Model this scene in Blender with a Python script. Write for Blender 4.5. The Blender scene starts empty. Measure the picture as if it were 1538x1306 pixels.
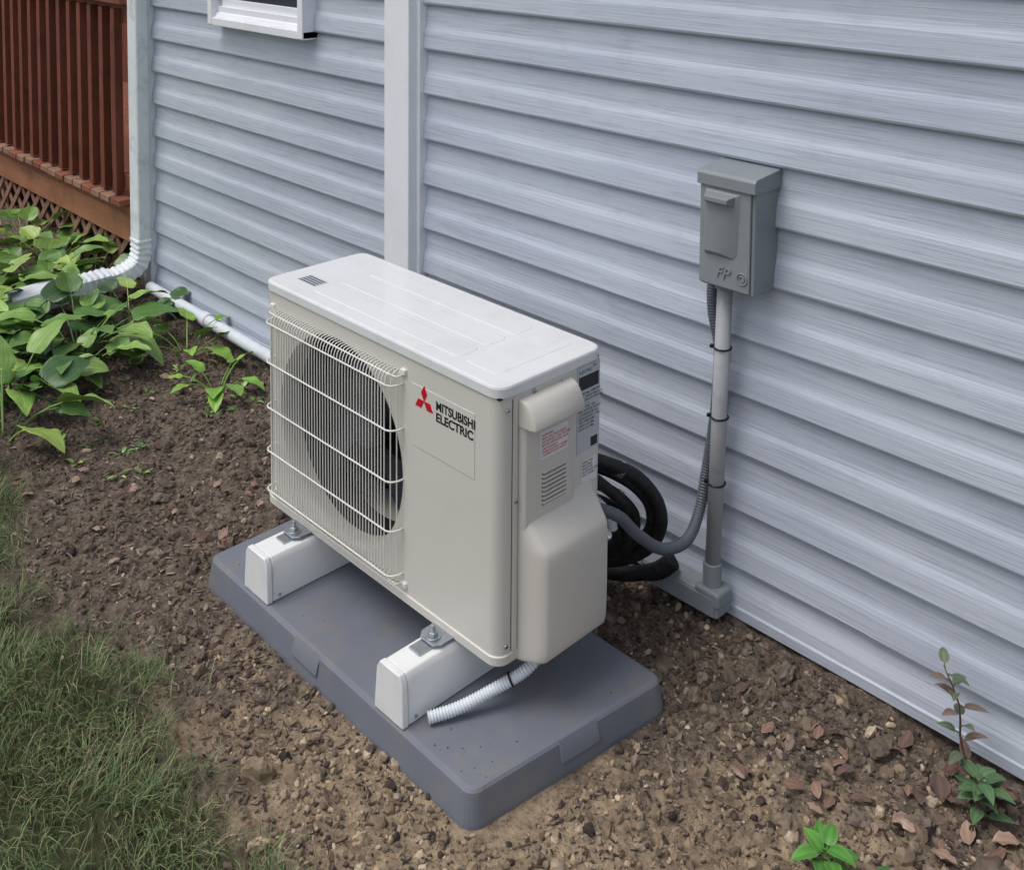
import bpy, bmesh, math, random
import numpy as np
from mathutils import Vector, Matrix, noise, Quaternion, Euler
random.seed(7); rng=np.random.default_rng(11)
sc=bpy.context.scene
COL=bpy.context.collection

# ---------------------------------------------------------------- helpers
def s(r,g,b):
    f=lambda c:(c/255/12.92) if c/255<=.04045 else ((c/255+.055)/1.055)**2.4
    return (f(r),f(g),f(b),1.0)
def link(o): COL.objects.link(o); return o
def empty(name,loc):
    o=bpy.data.objects.new(name,None); o.location=loc; o.empty_display_size=.1; return link(o)
def par(o,p):
    if p is not None:
        o.parent=p; o.matrix_parent_inverse=Matrix.Translation(-Vector(p.location))
    return o
def mesh(name,v,f,m=None,parent=None,smooth=False,bevel=0,seg=2):
    me=bpy.data.meshes.new(name); me.from_pydata([tuple(map(float,a)) for a in v],[],[tuple(map(int,a)) for a in f]); me.update()
    bm=bmesh.new(); bm.from_mesh(me); bmesh.ops.recalc_face_normals(bm,faces=bm.faces); bm.to_mesh(me); bm.free()
    if m is not None: me.materials.append(m)
    o=link(bpy.data.objects.new(name,me)); par(o,parent)
    if bevel>0:
        md=o.modifiers.new('b','BEVEL'); md.width=bevel; md.segments=seg; md.limit_method='ANGLE'; md.angle_limit=math.radians(35); md.harden_normals=True
        smooth=True
    if smooth: me.polygons.foreach_set('use_smooth',[True]*len(me.polygons))
    return o
def box(name,x0,x1,y0,y1,z0,z1,m,parent=None,bevel=.002,seg=2):
    v=[(x0,y0,z0),(x1,y0,z0),(x1,y1,z0),(x0,y1,z0),(x0,y0,z1),(x1,y0,z1),(x1,y1,z1),(x0,y1,z1)]
    f=[(0,3,2,1),(4,5,6,7),(0,1,5,4),(1,2,6,5),(2,3,7,6),(3,0,4,7)]
    return mesh(name,v,f,m,parent,bevel=bevel,seg=seg)
def prism(name,poly,axis,a,b,m,parent=None,bevel=.002,seg=2):
    def P(p,t):
        if axis=='x': return (t,p[0],p[1])
        if axis=='y': return (p[0],t,p[1])
        return (p[0],p[1],t)
    n=len(poly); v=[P(p,a) for p in poly]+[P(p,b) for p in poly]
    f=[tuple(range(n)),tuple(range(2*n-1,n-1,-1))]+[(i,(i+1)%n,n+(i+1)%n,n+i) for i in range(n)]
    return mesh(name,v,f,m,parent,bevel=bevel,seg=seg)
def loft(name,rings,m,parent=None,smooth=False,capb=True,capt=True,bevel=0):
    n=len(rings[0]); v=[p for r in rings for p in r]; f=[]
    for k in range(len(rings)-1):
        for i in range(n): f.append((k*n+i,k*n+(i+1)%n,(k+1)*n+(i+1)%n,(k+1)*n+i))
    if capb: f.append(tuple(range(n-1,-1,-1)))
    if capt: f.append(tuple(range((len(rings)-1)*n,len(rings)*n)))
    return mesh(name,v,f,m,parent,smooth=smooth,bevel=bevel)
def rrect(x0,x1,y0,y1,r,off,z,n=7):
    pts=[]
    for cx,cy,a0 in ((x1-r,y0+r,-90),(x1-r,y1-r,0),(x0+r,y1-r,90),(x0+r,y0+r,180)):
        for i in range(n):
            a=math.radians(a0+90*i/(n-1)); R=r+off
            pts.append((cx+R*math.cos(a),cy+R*math.sin(a),z))
    return pts
def spline(pts,n=12):
    P=[np.array(p,float) for p in pts]; P=[2*P[0]-P[1]]+P+[2*P[-1]-P[-2]]; out=[]
    for i in range(1,len(P)-2):
        for k in range(n):
            t=k/n; a,b,c,d=P[i-1],P[i],P[i+1],P[i+2]
            out.append(.5*((2*b)+(-a+c)*t+(2*a-5*b+4*c-d)*t*t+(-a+3*b-3*c+d)*t**3))
    out.append(P[-2]); return np.array(out)
def resample(P,step):
    d=np.r_[0,np.cumsum(np.linalg.norm(np.diff(P,axis=0),axis=1))]
    n=max(2,int(d[-1]/step)); t=np.linspace(0,d[-1],n)
    return np.stack([np.interp(t,d,P[:,k]) for k in range(3)],1),t
def tubegeo(P,rad,sides=10):
    P=np.array(P,float); n=len(P); T=np.gradient(P,axis=0); T/=np.linalg.norm(T,axis=1)[:,None]+1e-12
    up=np.array([0,0,1.]) if abs(T[0][2])<.9 else np.array([1.,0,0])
    N=np.cross(T[0],up); N/=np.linalg.norm(N); V=[]
    rad=np.broadcast_to(rad,(n,))
    for i in range(n):
        N=N-T[i]*(N@T[i]); N/=np.linalg.norm(N); B=np.cross(T[i],N)
        for k in range(sides):
            a=2*math.pi*k/sides; V.append(P[i]+rad[i]*(math.cos(a)*N+math.sin(a)*B))
    F=[(i*sides+k,i*sides+(k+1)%sides,(i+1)*sides+(k+1)%sides,(i+1)*sides+k) for i in range(n-1) for k in range(sides)]
    F.append(tuple(range(sides-1,-1,-1))); F.append(tuple(range((n-1)*sides,n*sides)))
    return V,F
def tube(name,pts,rad,m,parent=None,sides=14,corr=0,pitch=.006,sp=True):
    P=spline(pts) if sp and len(pts)>2 else np.array(pts,float)
    if corr:
        P,t=resample(P,pitch/4); r=rad+corr*np.sin(2*math.pi*t/pitch)
    else: r=rad
    V,F=tubegeo(P,r,sides)
    return mesh(name,V,F,m,parent,smooth=True)
def cyl(name,p0,p1,r,m,parent=None,sides=24,bevel=0):
    V,F=tubegeo([p0,p1],r,sides); o=mesh(name,V,F,m,parent,bevel=bevel)
    return o
def ringat(name,c,axis,R,r,m,parent=None):
    axis=Vector(axis).normalized(); q=axis.to_track_quat('Z','Y')
    P=[np.array(Vector(c)+q@Vector((R*math.cos(a),R*math.sin(a),0))) for a in np.linspace(0,2*math.pi,25)]
    V,F=tubegeo(P,r,6); return mesh(name,V,F[:-2],m,parent,smooth=True)
def text(name,body,loc,rot,size,m,parent=None,extr=.0004,off=0,sx=1,shear=0):
    cu=bpy.data.curves.new(name,'FONT'); cu.body=body; cu.size=size; cu.extrude=extr; cu.offset=off; cu.shear=shear
    t=link(bpy.data.objects.new(name+'_c',cu)); bpy.context.view_layer.update()
    me=bpy.data.meshes.new_from_object(t.evaluated_get(bpy.context.evaluated_depsgraph_get()))
    bpy.data.objects.remove(t)
    me.transform(Matrix.Diagonal((sx,1,1,1))); me.transform(Matrix.Translation(loc)@Euler(rot).to_matrix().to_4x4())
    me.materials.clear(); me.materials.append(m)
    return par(link(bpy.data.objects.new(name,me)),parent)
class Acc:
    def __init__(s_): s_.v=[];s_.f=[];s_.c=[];s_.n=0
    def add(s_,V,F,c):
        V=np.asarray(V,float); s_.v.append(V); s_.f+= [tuple(i+s_.n for i in f) for f in F]
        c=np.asarray(c,float); 
        if c.ndim==1: c=np.tile(c,(len(V),1))
        s_.c.append(c); s_.n+=len(V)
    def build(s_,name,m,parent=None,smooth=False):
        v=np.concatenate(s_.v); c=np.concatenate(s_.c)
        me=bpy.data.meshes.new(name); me.from_pydata(v.tolist(),[],s_.f); me.update()
        a=me.color_attributes.new('Col','FLOAT_COLOR','POINT')
        cc=np.ones((len(v),4)); cc[:,:3]=c[:,:3]; a.data.foreach_set('color',cc.ravel())
        me.materials.append(m)
        if smooth: me.polygons.foreach_set('use_smooth',[True]*len(me.polygons))
        return par(link(bpy.data.objects.new(name,me)),parent)

# ---------------------------------------------------------------- materials
def mat(name,col,rough=.5,var=.06,vs=6.,bump=0,bs=200.,bd=.001,metal=0,scale=(1,1,1),dirt=None,ds=8.,da=.3,vcol=False,spec=.5):
    m=bpy.data.materials.new(name); m.use_nodes=True; nt=m.node_tree; N=nt.nodes; L=nt.links
    b=N['Principled BSDF']; b.inputs['Roughness'].default_value=rough; b.inputs['Metallic'].default_value=metal
    b.inputs['Specular IOR Level'].default_value=spec
    tc=N.new('ShaderNodeTexCoord'); mp=N.new('ShaderNodeMapping'); mp.inputs['Scale'].default_value=scale; L.new(tc.outputs['Object'],mp.inputs[0])
    if vcol:
        at=N.new('ShaderNodeAttribute'); at.attribute_name='Col'; src=at.outputs['Color']
    else:
        rg=N.new('ShaderNodeRGB'); rg.outputs[0].default_value=col; src=rg.outputs[0]
    out=src
    if var:
        nz=N.new('ShaderNodeTexNoise'); nz.inputs['Scale'].default_value=vs; nz.inputs['Detail'].default_value=3; L.new(mp.outputs[0],nz.inputs[0])
        mr=N.new('ShaderNodeMapRange'); mr.inputs[1].default_value=.3; mr.inputs[2].default_value=.7; mr.inputs[3].default_value=1-var; mr.inputs[4].default_value=1+var; L.new(nz.outputs[0],mr.inputs[0])
        mx=N.new('ShaderNodeVectorMath'); mx.operation='SCALE'; L.new(src,mx.inputs[0]); L.new(mr.outputs[0],mx.inputs['Scale'])
        out=mx.outputs[0]
    if dirt is not None:
        n2=N.new('ShaderNodeTexNoise'); n2.inputs['Scale'].default_value=ds; n2.inputs['Detail'].default_value=5; n2.inputs['Roughness'].default_value=.65; L.new(tc.outputs['Object'],n2.inputs[0])
        r2=N.new('ShaderNodeMapRange'); r2.inputs[1].default_value=.5; r2.inputs[2].default_value=.75; r2.inputs[4].default_value=da; L.new(n2.outputs[0],r2.inputs[0])
        mm=N.new('ShaderNodeMix'); mm.data_type='RGBA'; L.new(r2.outputs[0],mm.inputs['Factor']); L.new(out,mm.inputs['A']); mm.inputs['B'].default_value=dirt; out=mm.outputs['Result']
    L.new(out,b.inputs['Base Color'])
    if bump:
        n3=N.new('ShaderNodeTexNoise'); n3.inputs['Scale'].default_value=bs; n3.inputs['Detail'].default_value=3; L.new(mp.outputs[0],n3.inputs[0])
        bp=N.new('ShaderNodeBump'); bp.inputs['Strength'].default_value=bump; bp.inputs['Distance'].default_value=bd; L.new(n3.outputs[0],bp.inputs['Height']); L.new(bp.outputs[0],b.inputs['Normal'])
    return m
M={}
M['unit']=mat('painted_steel_offwhite',s(214,211,203),.32,.015,3,dirt=s(170,160,145),ds=5,da=.08)
M['lid']=mat('painted_steel_lid',s(228,230,231),.17,.02,4,dirt=s(178,176,170),ds=12,da=.2)
M['plast']=mat('offwhite_plastic',s(212,208,200),.42,.015,5)
M['grille']=mat('white_coated_wire',s(230,228,222),.4,.0)
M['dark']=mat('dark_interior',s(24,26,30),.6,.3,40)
M['fan']=mat('fan_grey',s(54,59,67),.45,.05)
M['bell']=mat('fan_shroud',s(190,187,180),.5,.0)
M['red']=mat('logo_red',s(200,16,40),.4,0)
M['black']=mat('ink_black',s(28,28,30),.5,0)
M['white']=mat('label_white',s(228,228,228),.35,0)
M['lblg']=mat('label_grey',s(190,195,202),.3,0)
M['pad']=mat('pad_grey_plastic',s(114,119,130),.5,.06,9,bump=.2,bs=260,bd=.0006,dirt=s(138,128,114),ds=11,da=.5)
M['riser']=mat('white_vinyl_riser',s(236,238,238),.3,.01,5,dirt=s(160,145,125),ds=22,da=.15)
M['zinc']=mat('zinc_plated',s(180,186,192),.35,.1,60,metal=.9)
M['blk']=mat('black_insulation_foam',s(24,25,28),.6,.4,60,bump=.9,bs=80,bd=.005)
M['tape']=mat('black_tape',s(18,18,20),.35,0)
M['flex']=mat('grey_flexible_conduit',s(88,94,102),.45,0)
M['boxg']=mat('grey_powder_coat',s(134,141,145),.42,.03,12,dirt=s(108,112,114),ds=20,da=.2)
M['cond']=mat('grey_pvc_conduit',s(164,167,170),.5,.05,15,scale=(1,1,.2),dirt=s(110,106,100),ds=25,da=.35)
M['fit']=mat('grey_pvc_fitting',s(138,145,150),.5,.05,15,dirt=s(100,98,92),ds=25,da=.3)
M['wpvc']=mat('white_pvc',s(222,228,235),.4,.03,5,dirt=s(160,155,140),ds=9,da=.3)
M['trim']=mat('white_vinyl_trim',s(240,242,247),.45,.02,4,dirt=s(195,198,202),ds=5,da=.2)
M['dsp']=mat('downspout_weathered_white',s(230,235,238),.5,.03,4,dirt=s(120,132,108),ds=11,da=.5)
M['wood']=mat('stained_deck_wood',s(116,62,44),.65,.25,10,scale=(1,1,.15),dirt=s(54,32,24),ds=9,da=.6)
M['woodh']=mat('stained_deck_wood_h',s(134,78,56),.65,.22,14,bump=.4,bs=30,bd=.002,scale=(.15,1,1),dirt=s(66,40,30),ds=9,da=.6)
M['fasc']=mat('deck_fascia_wood',s(156,106,76),.7,.25,14,scale=(.15,1,1),dirt=s(90,52,36),ds=5,da=.7)
M['lat']=mat('lattice_wood',s(146,112,92),.8,.25,14,dirt=s(74,58,48),ds=20,da=.5)
M['found']=mat('foundation',s(86,72,58),.9,.3,20,bump=.8,bs=60,bd=.006,dirt=s(50,42,34),ds=12,da=.7)
M['stone']=mat('stones',None,.9,.25,60,vcol=True,spec=.2)
M['leafm']=mat('leaves',None,.36,.12,30,vcol=True,spec=.5)
M['grassm']=mat('grass',None,.6,0,20,vcol=True,spec=.25)
M['glass']=mat('window_glass',s(60,66,74),.08,.1)

def siding_mat():
    m=bpy.data.materials.new('vinyl_siding'); m.use_nodes=True; nt=m.node_tree; N=nt.nodes; L=nt.links; b=N['Principled BSDF']
    b.inputs['Roughness'].default_value=.45
    tc=N.new('ShaderNodeTexCoord')
    def nz(sc_,scale,det=4,rough=.55,dist=0):
        mp=N.new('ShaderNodeMapping'); mp.inputs['Scale'].default_value=sc_; L.new(tc.outputs['Object'],mp.inputs[0])
        n=N.new('ShaderNodeTexNoise'); n.inputs['Scale'].default_value=scale; n.inputs['Detail'].default_value=det; n.inputs['Roughness'].default_value=rough; n.inputs['Distortion'].default_value=dist; L.new(mp.outputs[0],n.inputs[0]); return n.outputs[0]
    def mr(x,a,b_,c,d):
        r=N.new('ShaderNodeMapRange'); L.new(x,r.inputs[0])
        for i,v in enumerate((a,b_,c,d)): r.inputs[i+1].default_value=v
        return r.outputs[0]
    def mixc(f,A,B):
        x=N.new('ShaderNodeMix'); x.data_type='RGBA'; L.new(f,x.inputs['Factor'])
        if isinstance(A,tuple): x.inputs['A'].default_value=A
        else: L.new(A,x.inputs['A'])
        x.inputs['B'].default_value=B; return x.outputs['Result']
    c=mixc(mr(nz((1,1,4),1.3,3),.35,.65,0,1),s(184,191,206),s(196,203,215))
    c=mixc(mr(nz((2.0,1,4),5,5,.7),.54,.80,0,.35),c,s(150,154,164))
    g=nz((5,1,170),1,2,.5,.7)
    c=mixc(mr(g,.54,.62,0,.22),c,s(136,143,160))
    L.new(c,b.inputs['Base Color'])
    bp=N.new('ShaderNodeBump'); bp.inputs['Strength'].default_value=.7; bp.inputs['Distance'].default_value=.0013; L.new(g,bp.inputs['Height'])
    L.new(bp.outputs[0],b.inputs['Normal'])
    return m
M['siding']=siding_mat()

def ground_mat():
    m=bpy.data.materials.new('soil'); m.use_nodes=True; nt=m.node_tree; N=nt.nodes; L=nt.links; b=N['Principled BSDF']
    b.inputs['Roughness'].default_value=.95; b.inputs['Specular IOR Level'].default_value=.15
    tc=N.new('ShaderNodeTexCoord')
    def nz(scale,det=4,rough=.65,dist=0):
        n=N.new('ShaderNodeTexNoise'); n.inputs['Scale'].default_value=scale; n.inputs['Detail'].default_value=det; n.inputs['Roughness'].default_value=rough; n.inputs['Distortion'].default_value=dist; L.new(tc.outputs['Object'],n.inputs[0]); return n.outputs[0]
    def mr(x,a,b_,c,d):
        r=N.new('ShaderNodeMapRange'); L.new(x,r.inputs[0])
        for i,v in enumerate((a,b_,c,d)): r.inputs[i+1].default_value=v
        return r.outputs[0]
    def mixc(f,A,B):
        x=N.new('ShaderNodeMix'); x.data_type='RGBA'; L.new(f,x.inputs['Factor'])
        for k,v in (('A',A),('B',B)):
            if isinstance(v,tuple): x.inputs[k].default_value=v
            else: L.new(v,x.inputs[k])
        return x.outputs['Result']
    at=N.new('ShaderNodeAttribute'); at.attribute_name='Col'
    sp=N.new('ShaderNodeSeparateColor'); L.new(at.outputs['Color'],sp.inputs[0])
    n40=nz(40)
    dark=mixc(mr(n40,.35,.65,0,1),s(82,73,66),s(126,112,100))
    tan=mixc(mr(n40,.35,.65,0,1),s(126,111,93),s(178,158,132))
    a=N.new('ShaderNodeMath'); a.operation='ADD'; L.new(sp.outputs[0],a.inputs[0]); L.new(mr(nz(6),.3,.7,-.35,.35),a.inputs[1])
    c=mixc(mr(a.outputs[0],.3,.7,0,1),dark,tan)
    n130=nz(140,3)
    c=mixc(mr(n130,.58,.70,0,.6),c,s(182,162,136))
    c=mixc(mr(n130,.44,.34,0,.7),c,s(52,45,41))
    c=mixc(sp.outputs[1],c,s(74,76,54))
    L.new(c,b.inputs['Base Color'])
    bp=N.new('ShaderNodeBump'); bp.inputs['Strength'].default_value=.9; bp.inputs['Distance'].default_value=.008; L.new(nz(110,5,.7),bp.inputs['Height']); L.new(bp.outputs[0],b.inputs['Normal'])
    return m
M['soil']=ground_mat()

# ---------------------------------------------------------------- ground
WY=.625
def grassline(x):
    n=noise.noise(Vector((x*2.3,3.1,0)))*.09+noise.noise(Vector((x*7,9.1,0)))*.04
    base=-.40 if x>-1.2 else -.40+.12*min(1,(-1.2-x)/.5)
    return base+n
def gh(x,y):
    if x<-6 or x>3 or y<-3 or y>1.2: return 0.
    h=noise.noise(Vector((x*1.7,y*1.7,0)))*.018+noise.noise(Vector((x*7,y*7,4)))*.014
    h+=noise.noise(Vector((x*22,y*22,7)))*.012+abs(noise.noise(Vector((x*50,y*50,2))))*.012
    d=max(-.87-x,x-.16,-.16-y,y-.34)
    k=min(1,max(0,d/.06)); h=h*k+(-.004)*(1-k)
    h+=.012*max(0,(y-.45)/.2) if y>.45 else 0
    return h
def lines(a,b,step,far):
    fine=np.arange(a,b+1e-6,step); lo=[];x=a;d=step
    while x>-far: d*=1.35; x-=d; lo.append(x)
    hi=[];x=fine[-1];d=step
    while x<far: d*=1.35; x+=d; hi.append(x)
    return np.r_[lo[::-1],fine,hi]
gx=lines(-3.4,1.25,.007,150); gy=lines(-.95,.68,.007,150)
nx,ny=len(gx),len(gy)
V=np.zeros((nx*ny,3)); C=np.zeros((nx*ny,4)); C[:,3]=1
k=0
for x in gx:
    x=float(x)
    gl=grassline(max(-4,min(2,x)))
    for y in gy:
        y=float(y); V[k]=(x,y,gh(x,y))
        t=math.exp(-(((x-.15)/.75)**2+((y+.25)/.35)**2))+.75*math.exp(-(((x-.6)/.45)**2+((y-.25)/.3)**2))
        C[k,0]=min(1,t)*.85; C[k,1]=max(0,min(1,(gl-y)/.12)) if not(y>.9) else .8
        k+=1
I=np.arange(nx*ny).reshape(nx,ny)
F=np.stack([I[:-1,:-1],I[1:,:-1],I[1:,1:],I[:-1,1:]],-1).reshape(-1,4)
me=bpy.data.meshes.new('ground'); me.vertices.add(nx*ny); me.vertices.foreach_set('co',V.ravel())
me.loops.add(F.size); me.loops.foreach_set('vertex_index',F.ravel()); me.polygons.add(len(F)); me.polygons.foreach_set('loop_start',np.arange(0,F.size,4)); me.polygons.foreach_set('loop_total',np.full(len(F),4)); me.update(calc_edges=True)
a=me.color_attributes.new('Col','FLOAT_COLOR','POINT'); a.data.foreach_set('color',C.ravel()); me.materials.append(M['soil'])
me.polygons.foreach_set('use_smooth',[True]*len(F))
link(bpy.data.objects.new('ground',me))

# ---------------------------------------------------------------- soil debris
t_=(1+5**.5)/2
ICO=np.array([(-1,t_,0),(1,t_,0),(-1,-t_,0),(1,-t_,0),(0,-1,t_),(0,1,t_),(0,-1,-t_),(0,1,-t_),(t_,0,-1),(t_,0,1),(-t_,0,-1),(-t_,0,1)])/1.9
ICF=[(0,11,5),(0,5,1),(0,1,7),(0,7,10),(0,10,11),(1,5,9),(5,11,4),(11,10,2),(10,7,6),(7,1,8),(3,9,4),(3,4,2),(3,2,6),(3,6,8),(3,8,9),(4,9,5),(2,4,11),(6,2,10),(8,6,7),(9,8,1)]
def subdiv(V,F):
    V=list(map(np.array,V)); mid={}; F2=[]
    def md(a,b):
        k=(min(a,b),max(a,b))
        if k not in mid:
            p=V[a]+V[b]; p=p/np.linalg.norm(p); V.append(p); mid[k]=len(V)-1
        return mid[k]
    for a,b,c in F:
        x,y,z=md(a,b),md(b,c),md(c,a); F2+=[(a,x,z),(b,y,x),(c,z,y),(x,y,z)]
    return np.array(V),F2
ICO2,ICF2=subdiv(ICO,ICF); ICO3,ICF3=subdiv(ICO2,ICF2)
def inpad(x,y,m=0): return -.855-m<x<.15+m and -.15-m<y<.33+m
def rotm():
    q=Quaternion((random.gauss(0,1),random.gauss(0,1),random.gauss(0,1),random.gauss(0,1))); q.normalize()
    return np.array(q.to_matrix())
acc=Acc()
def rock(x,y,r,col,hi=0,sink=.3,z=None):
    VV,FF=(ICO,ICF) if hi==0 else ((ICO2,ICF2) if hi==1 else (ICO3,ICF3))
    o=Vector((x*50,y*50,0))
    j=1+ (rng.normal(0,.16,(len(VV),1)) if hi==0 else np.array([[noise.noise(Vector(v)*1.3+o)*.55+noise.noise(Vector(v)*4+o)*.25] for v in VV]))
    v=(VV*j*np.array([1,random.uniform(.6,1),random.uniform(.5,.8)]))@rotm().T*r
    v+=np.array([x,y,(gh(x,y) if z is None else z)+r*(.5-sink)])
    acc.add(v,FF,col)
def lc(*c): return np.array(s(*c)[:3])
tans=[lc(180,160,134),lc(156,138,116),lc(190,172,148),lc(140,124,104),lc(126,112,96),lc(168,152,132)]
darks=[lc(104,92,82),lc(86,75,69),lc(118,105,94),lc(74,66,62),lc(136,121,109)]
def tanw(x,y): return math.exp(-(((x-.15)/.8)**2+((y+.2)/.4)**2))+.5*math.exp(-(((x-.6)/.5)**2+((y-.25)/.3)**2))
n=0
while n<17000:
    x=random.uniform(-3.0,1.25); y=random.uniform(-.62,.60)
    if random.random()>(.30+.70*math.exp(-((x-.2)/1.1)**2)): continue
    if inpad(x,y,.0) : continue
    if y<grassline(x)+.02 and random.random()<.93: continue
    w=tanw(x,y)
    col=random.choice(tans if random.random()<.12+.6*min(1,w) else darks)*random.uniform(.7,1.15)
    r=.0018+.0060*random.random()**3
    if random.random()<.03: r=random.uniform(.007,.014)
    rock(x,y,r,col,1 if r>.0065 else 0,.25); n+=1
n=0
while n<1500:
    x=random.uniform(-2.4,1.2); y=random.uniform(-.55,.60)
    if inpad(x,y,.02) or y<grassline(x)+.03: continue
    w=min(1,tanw(x,y)); col=(lc(110,97,87)*(1-w)+lc(150,131,108)*w)*random.uniform(.7,1.12)
    rock(x,y,random.uniform(.008,.014)+(.008 if random.random()<.12 else 0),col,1,.62); n+=1
for (x,y,r,c) in [(-.262,-.348,.030,tans[3]),(-.02,-.30,.016,tans[0]),(.30,.10,.014,tans[3]),(.25,.33,.014,tans[4]),(.16,.43,.016,darks[4]),(-.13,-.43,.019,tans[0]),(.02,-.33,.012,tans[2]),
                  (.75,.40,.036,darks[0]),(.70,.27,.028,darks[2]),(.55,.35,.02,darks[2]),(.38,.40,.019,darks[4]),(.6,.15,.024,darks[4]),(-.42,-.25,.017,darks[4]),(.32,-.08,.014,tans[3]),(.45,.02,.016,tans[0]),(.28,-.14,.013,tans[2]),(-1.25,-.05,.022,darks[2]),(-1.0,-.18,.022,darks[4]),(-1.5,.1,.027,darks[2]),(-1.3,.25,.022,darks[0]),(-.62,-.27,.016,darks[2]),(.5,.52,.024,darks[0]),(.28,.55,.022,darks[2]),(.82,.50,.032,darks[0]),(.18,.38,.022,tans[4]),(-.1,-.36,.013,tans[3]),(.62,.42,.03,darks[2]),(.47,.24,.02,tans[4])]:
    rock(x,y,r,c,2,.25)
for _ in range(46):
    x=random.choice([random.uniform(-.83,.11),random.uniform(-.1,.11)]); y=random.choice([random.uniform(-.125,-.06),random.uniform(-.12,.3)])
    rock(x,y,random.uniform(.0008,.0022),random.choice(tans+darks)*.8,0,.1,.0602)
acc.build('soil_pebbles',M['stone'])
acc=Acc(); n=0
while n<7500:
    x=random.uniform(-3.1,1.25); y=random.uniform(-.6,.60)
    if inpad(x,y,.01): continue
    if y<grassline(x)+.0 and random.random()<.8: continue
    L=random.uniform(.006,.022)*(1.6 if random.random()<.06 else 1); w=random.uniform(.001,.004); h=.0012
    a=random.uniform(0,math.pi*2); tl=random.gauss(0,.3)
    v=np.array([(-L,-w,-h),(L,-w*.5,-h),(L*.9,w,-h),(-L*.8,w,-h),(-L,-w,h),(L,-w*.5,h),(L*.9,w,h),(-L*.8,w,h)])*.5*np.array([1,1.6,1])
    v[:,2]+=v[:,0]*math.tan(tl)
    R=np.array([[math.cos(a),-math.sin(a),0],[math.sin(a),math.cos(a),0],[0,0,1]])
    v=v@R.T+np.array([x,y,gh(x,y)+.0025])
    col=random.choice([lc(86,74,66),lc(112,98,87),lc(66,58,54),lc(136,122,109),lc(98,84,74),lc(150,137,122)])*random.uniform(.7,1.1)
    acc.add(v,[(0,3,2,1),(4,5,6,7),(0,1,5,4),(1,2,6,5),(2,3,7,6),(3,0,4,7)],col); n+=1
for _ in range(60):
    x=random.uniform(-2.6,1.1); y=random.uniform(-.5,.58)
    if inpad(x,y,.03): continue
    a=random.uniform(0,6.28); P=[]
    L=random.uniform(.04,.13)
    for i in range(6):
        P.append((x,y,gh(x,y)+.006)); a+=random.gauss(0,.25); x+=L/6*math.cos(a); y+=L/6*math.sin(a)
        if inpad(x,y,.01): break
    if len(P)>2:
        v,f=tubegeo(P,np.linspace(.0018,.0008,len(P)),5); acc.add(v,f,random.choice([lc(102,86,72),lc(80,66,56),lc(130,114,98)]))
acc.build('mulch_chips',M['stone'])

# ---------------------------------------------------------------- leaves
def leafgeo(base,az,e0,e1,L,W,pet,col,nu=10,nv=7,roll=0,cup=.25,heart=True,rippl=.0,vein=None):
    vein=np.array(vein) if vein is not None else np.array(col)*1.25
    col=np.array(col)
    d=np.array([math.cos(az),math.sin(az),0]); side0=np.array([-math.sin(az),math.cos(az),0]); up=np.array([0,0,1.])
    P=np.array(base,float); pts=[P.copy()]; tot=pet+L; 
    npet=5 if pet>0 else 0
    def ang(sn): return e0+(e1-e0)*sn**1.3
    V=[];F=[];C=[]
    if npet:
        for i in range(npet):
            a=ang((i+.5)/npet*pet/tot); P=P+pet/npet*(math.cos(a)*d+math.sin(a)*up); pts.append(P.copy())
        v,f=tubegeo(pts,np.linspace(.0035,.002,len(pts))*(L/.13)**.5,5); V+=list(v);F+=f;C+=[col*.9]*len(v)
    o=len(V)
    for i in range(nu+1):
        t=i/nu
        if heart: w=W/2*(math.sin(math.pi*min(1,(t*.93+.07))**.72))**.8*(1-.25*t) if t<1 else 0.0
        else: w=W/2*math.sin(math.pi*(t*.96+.02))**.9
        if i>0:
            a=ang((pet+L*(t-.5/nu))/tot); P=P+L/nu*(math.cos(a)*d+math.sin(a)*up)
        a=ang((pet+L*t)/tot); nrm=-math.sin(a)*d+math.cos(a)*up
        side=side0*math.cos(roll)+nrm*math.sin(roll)
        for j in range(nv):
            q=2*j/(nv-1)-1
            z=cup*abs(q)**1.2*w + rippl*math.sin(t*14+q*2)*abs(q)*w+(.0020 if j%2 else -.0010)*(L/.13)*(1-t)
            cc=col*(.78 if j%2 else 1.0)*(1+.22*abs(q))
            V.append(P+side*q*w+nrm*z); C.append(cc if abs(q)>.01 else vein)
    for i in range(nu):
        for j in range(nv-1): F.append((o+i*nv+j,o+i*nv+j+1,o+(i+1)*nv+j+1,o+(i+1)*nv+j))
    return V,F,C
def hosta(name,cx,cy,n,size,cols):
    A=Acc()
    for i in range(n):
        inner=i/n
        az=i*2.399+random.gauss(0,.25); e0=math.radians(random.uniform(55,80)*(1-.3*(1-inner))); e1=math.radians(random.uniform(-60,-15)+30*inner)
        L=size*random.uniform(.65,1.15)*(1-.25*inner); W=L*random.uniform(.56,.86); pet=size*random.uniform(.6,1.4)
        c=np.array(random.choice(cols))*random.uniform(.72,1.2)
        b=(cx+.02*math.cos(az),cy+.02*math.sin(az),gh(cx,cy)-.005)
        v,f,cc=leafgeo(b,az,e0,e1,L,W,pet,c,nu=12,nv=13,roll=random.gauss(0,.3),cup=random.uniform(.05,.4),rippl=.08)
        A.add(v,f,cc)
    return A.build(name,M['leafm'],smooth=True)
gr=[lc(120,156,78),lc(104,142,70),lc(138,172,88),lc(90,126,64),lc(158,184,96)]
dk=[lc(74,110,60),lc(86,122,66),lc(64,96,56)]
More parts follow.
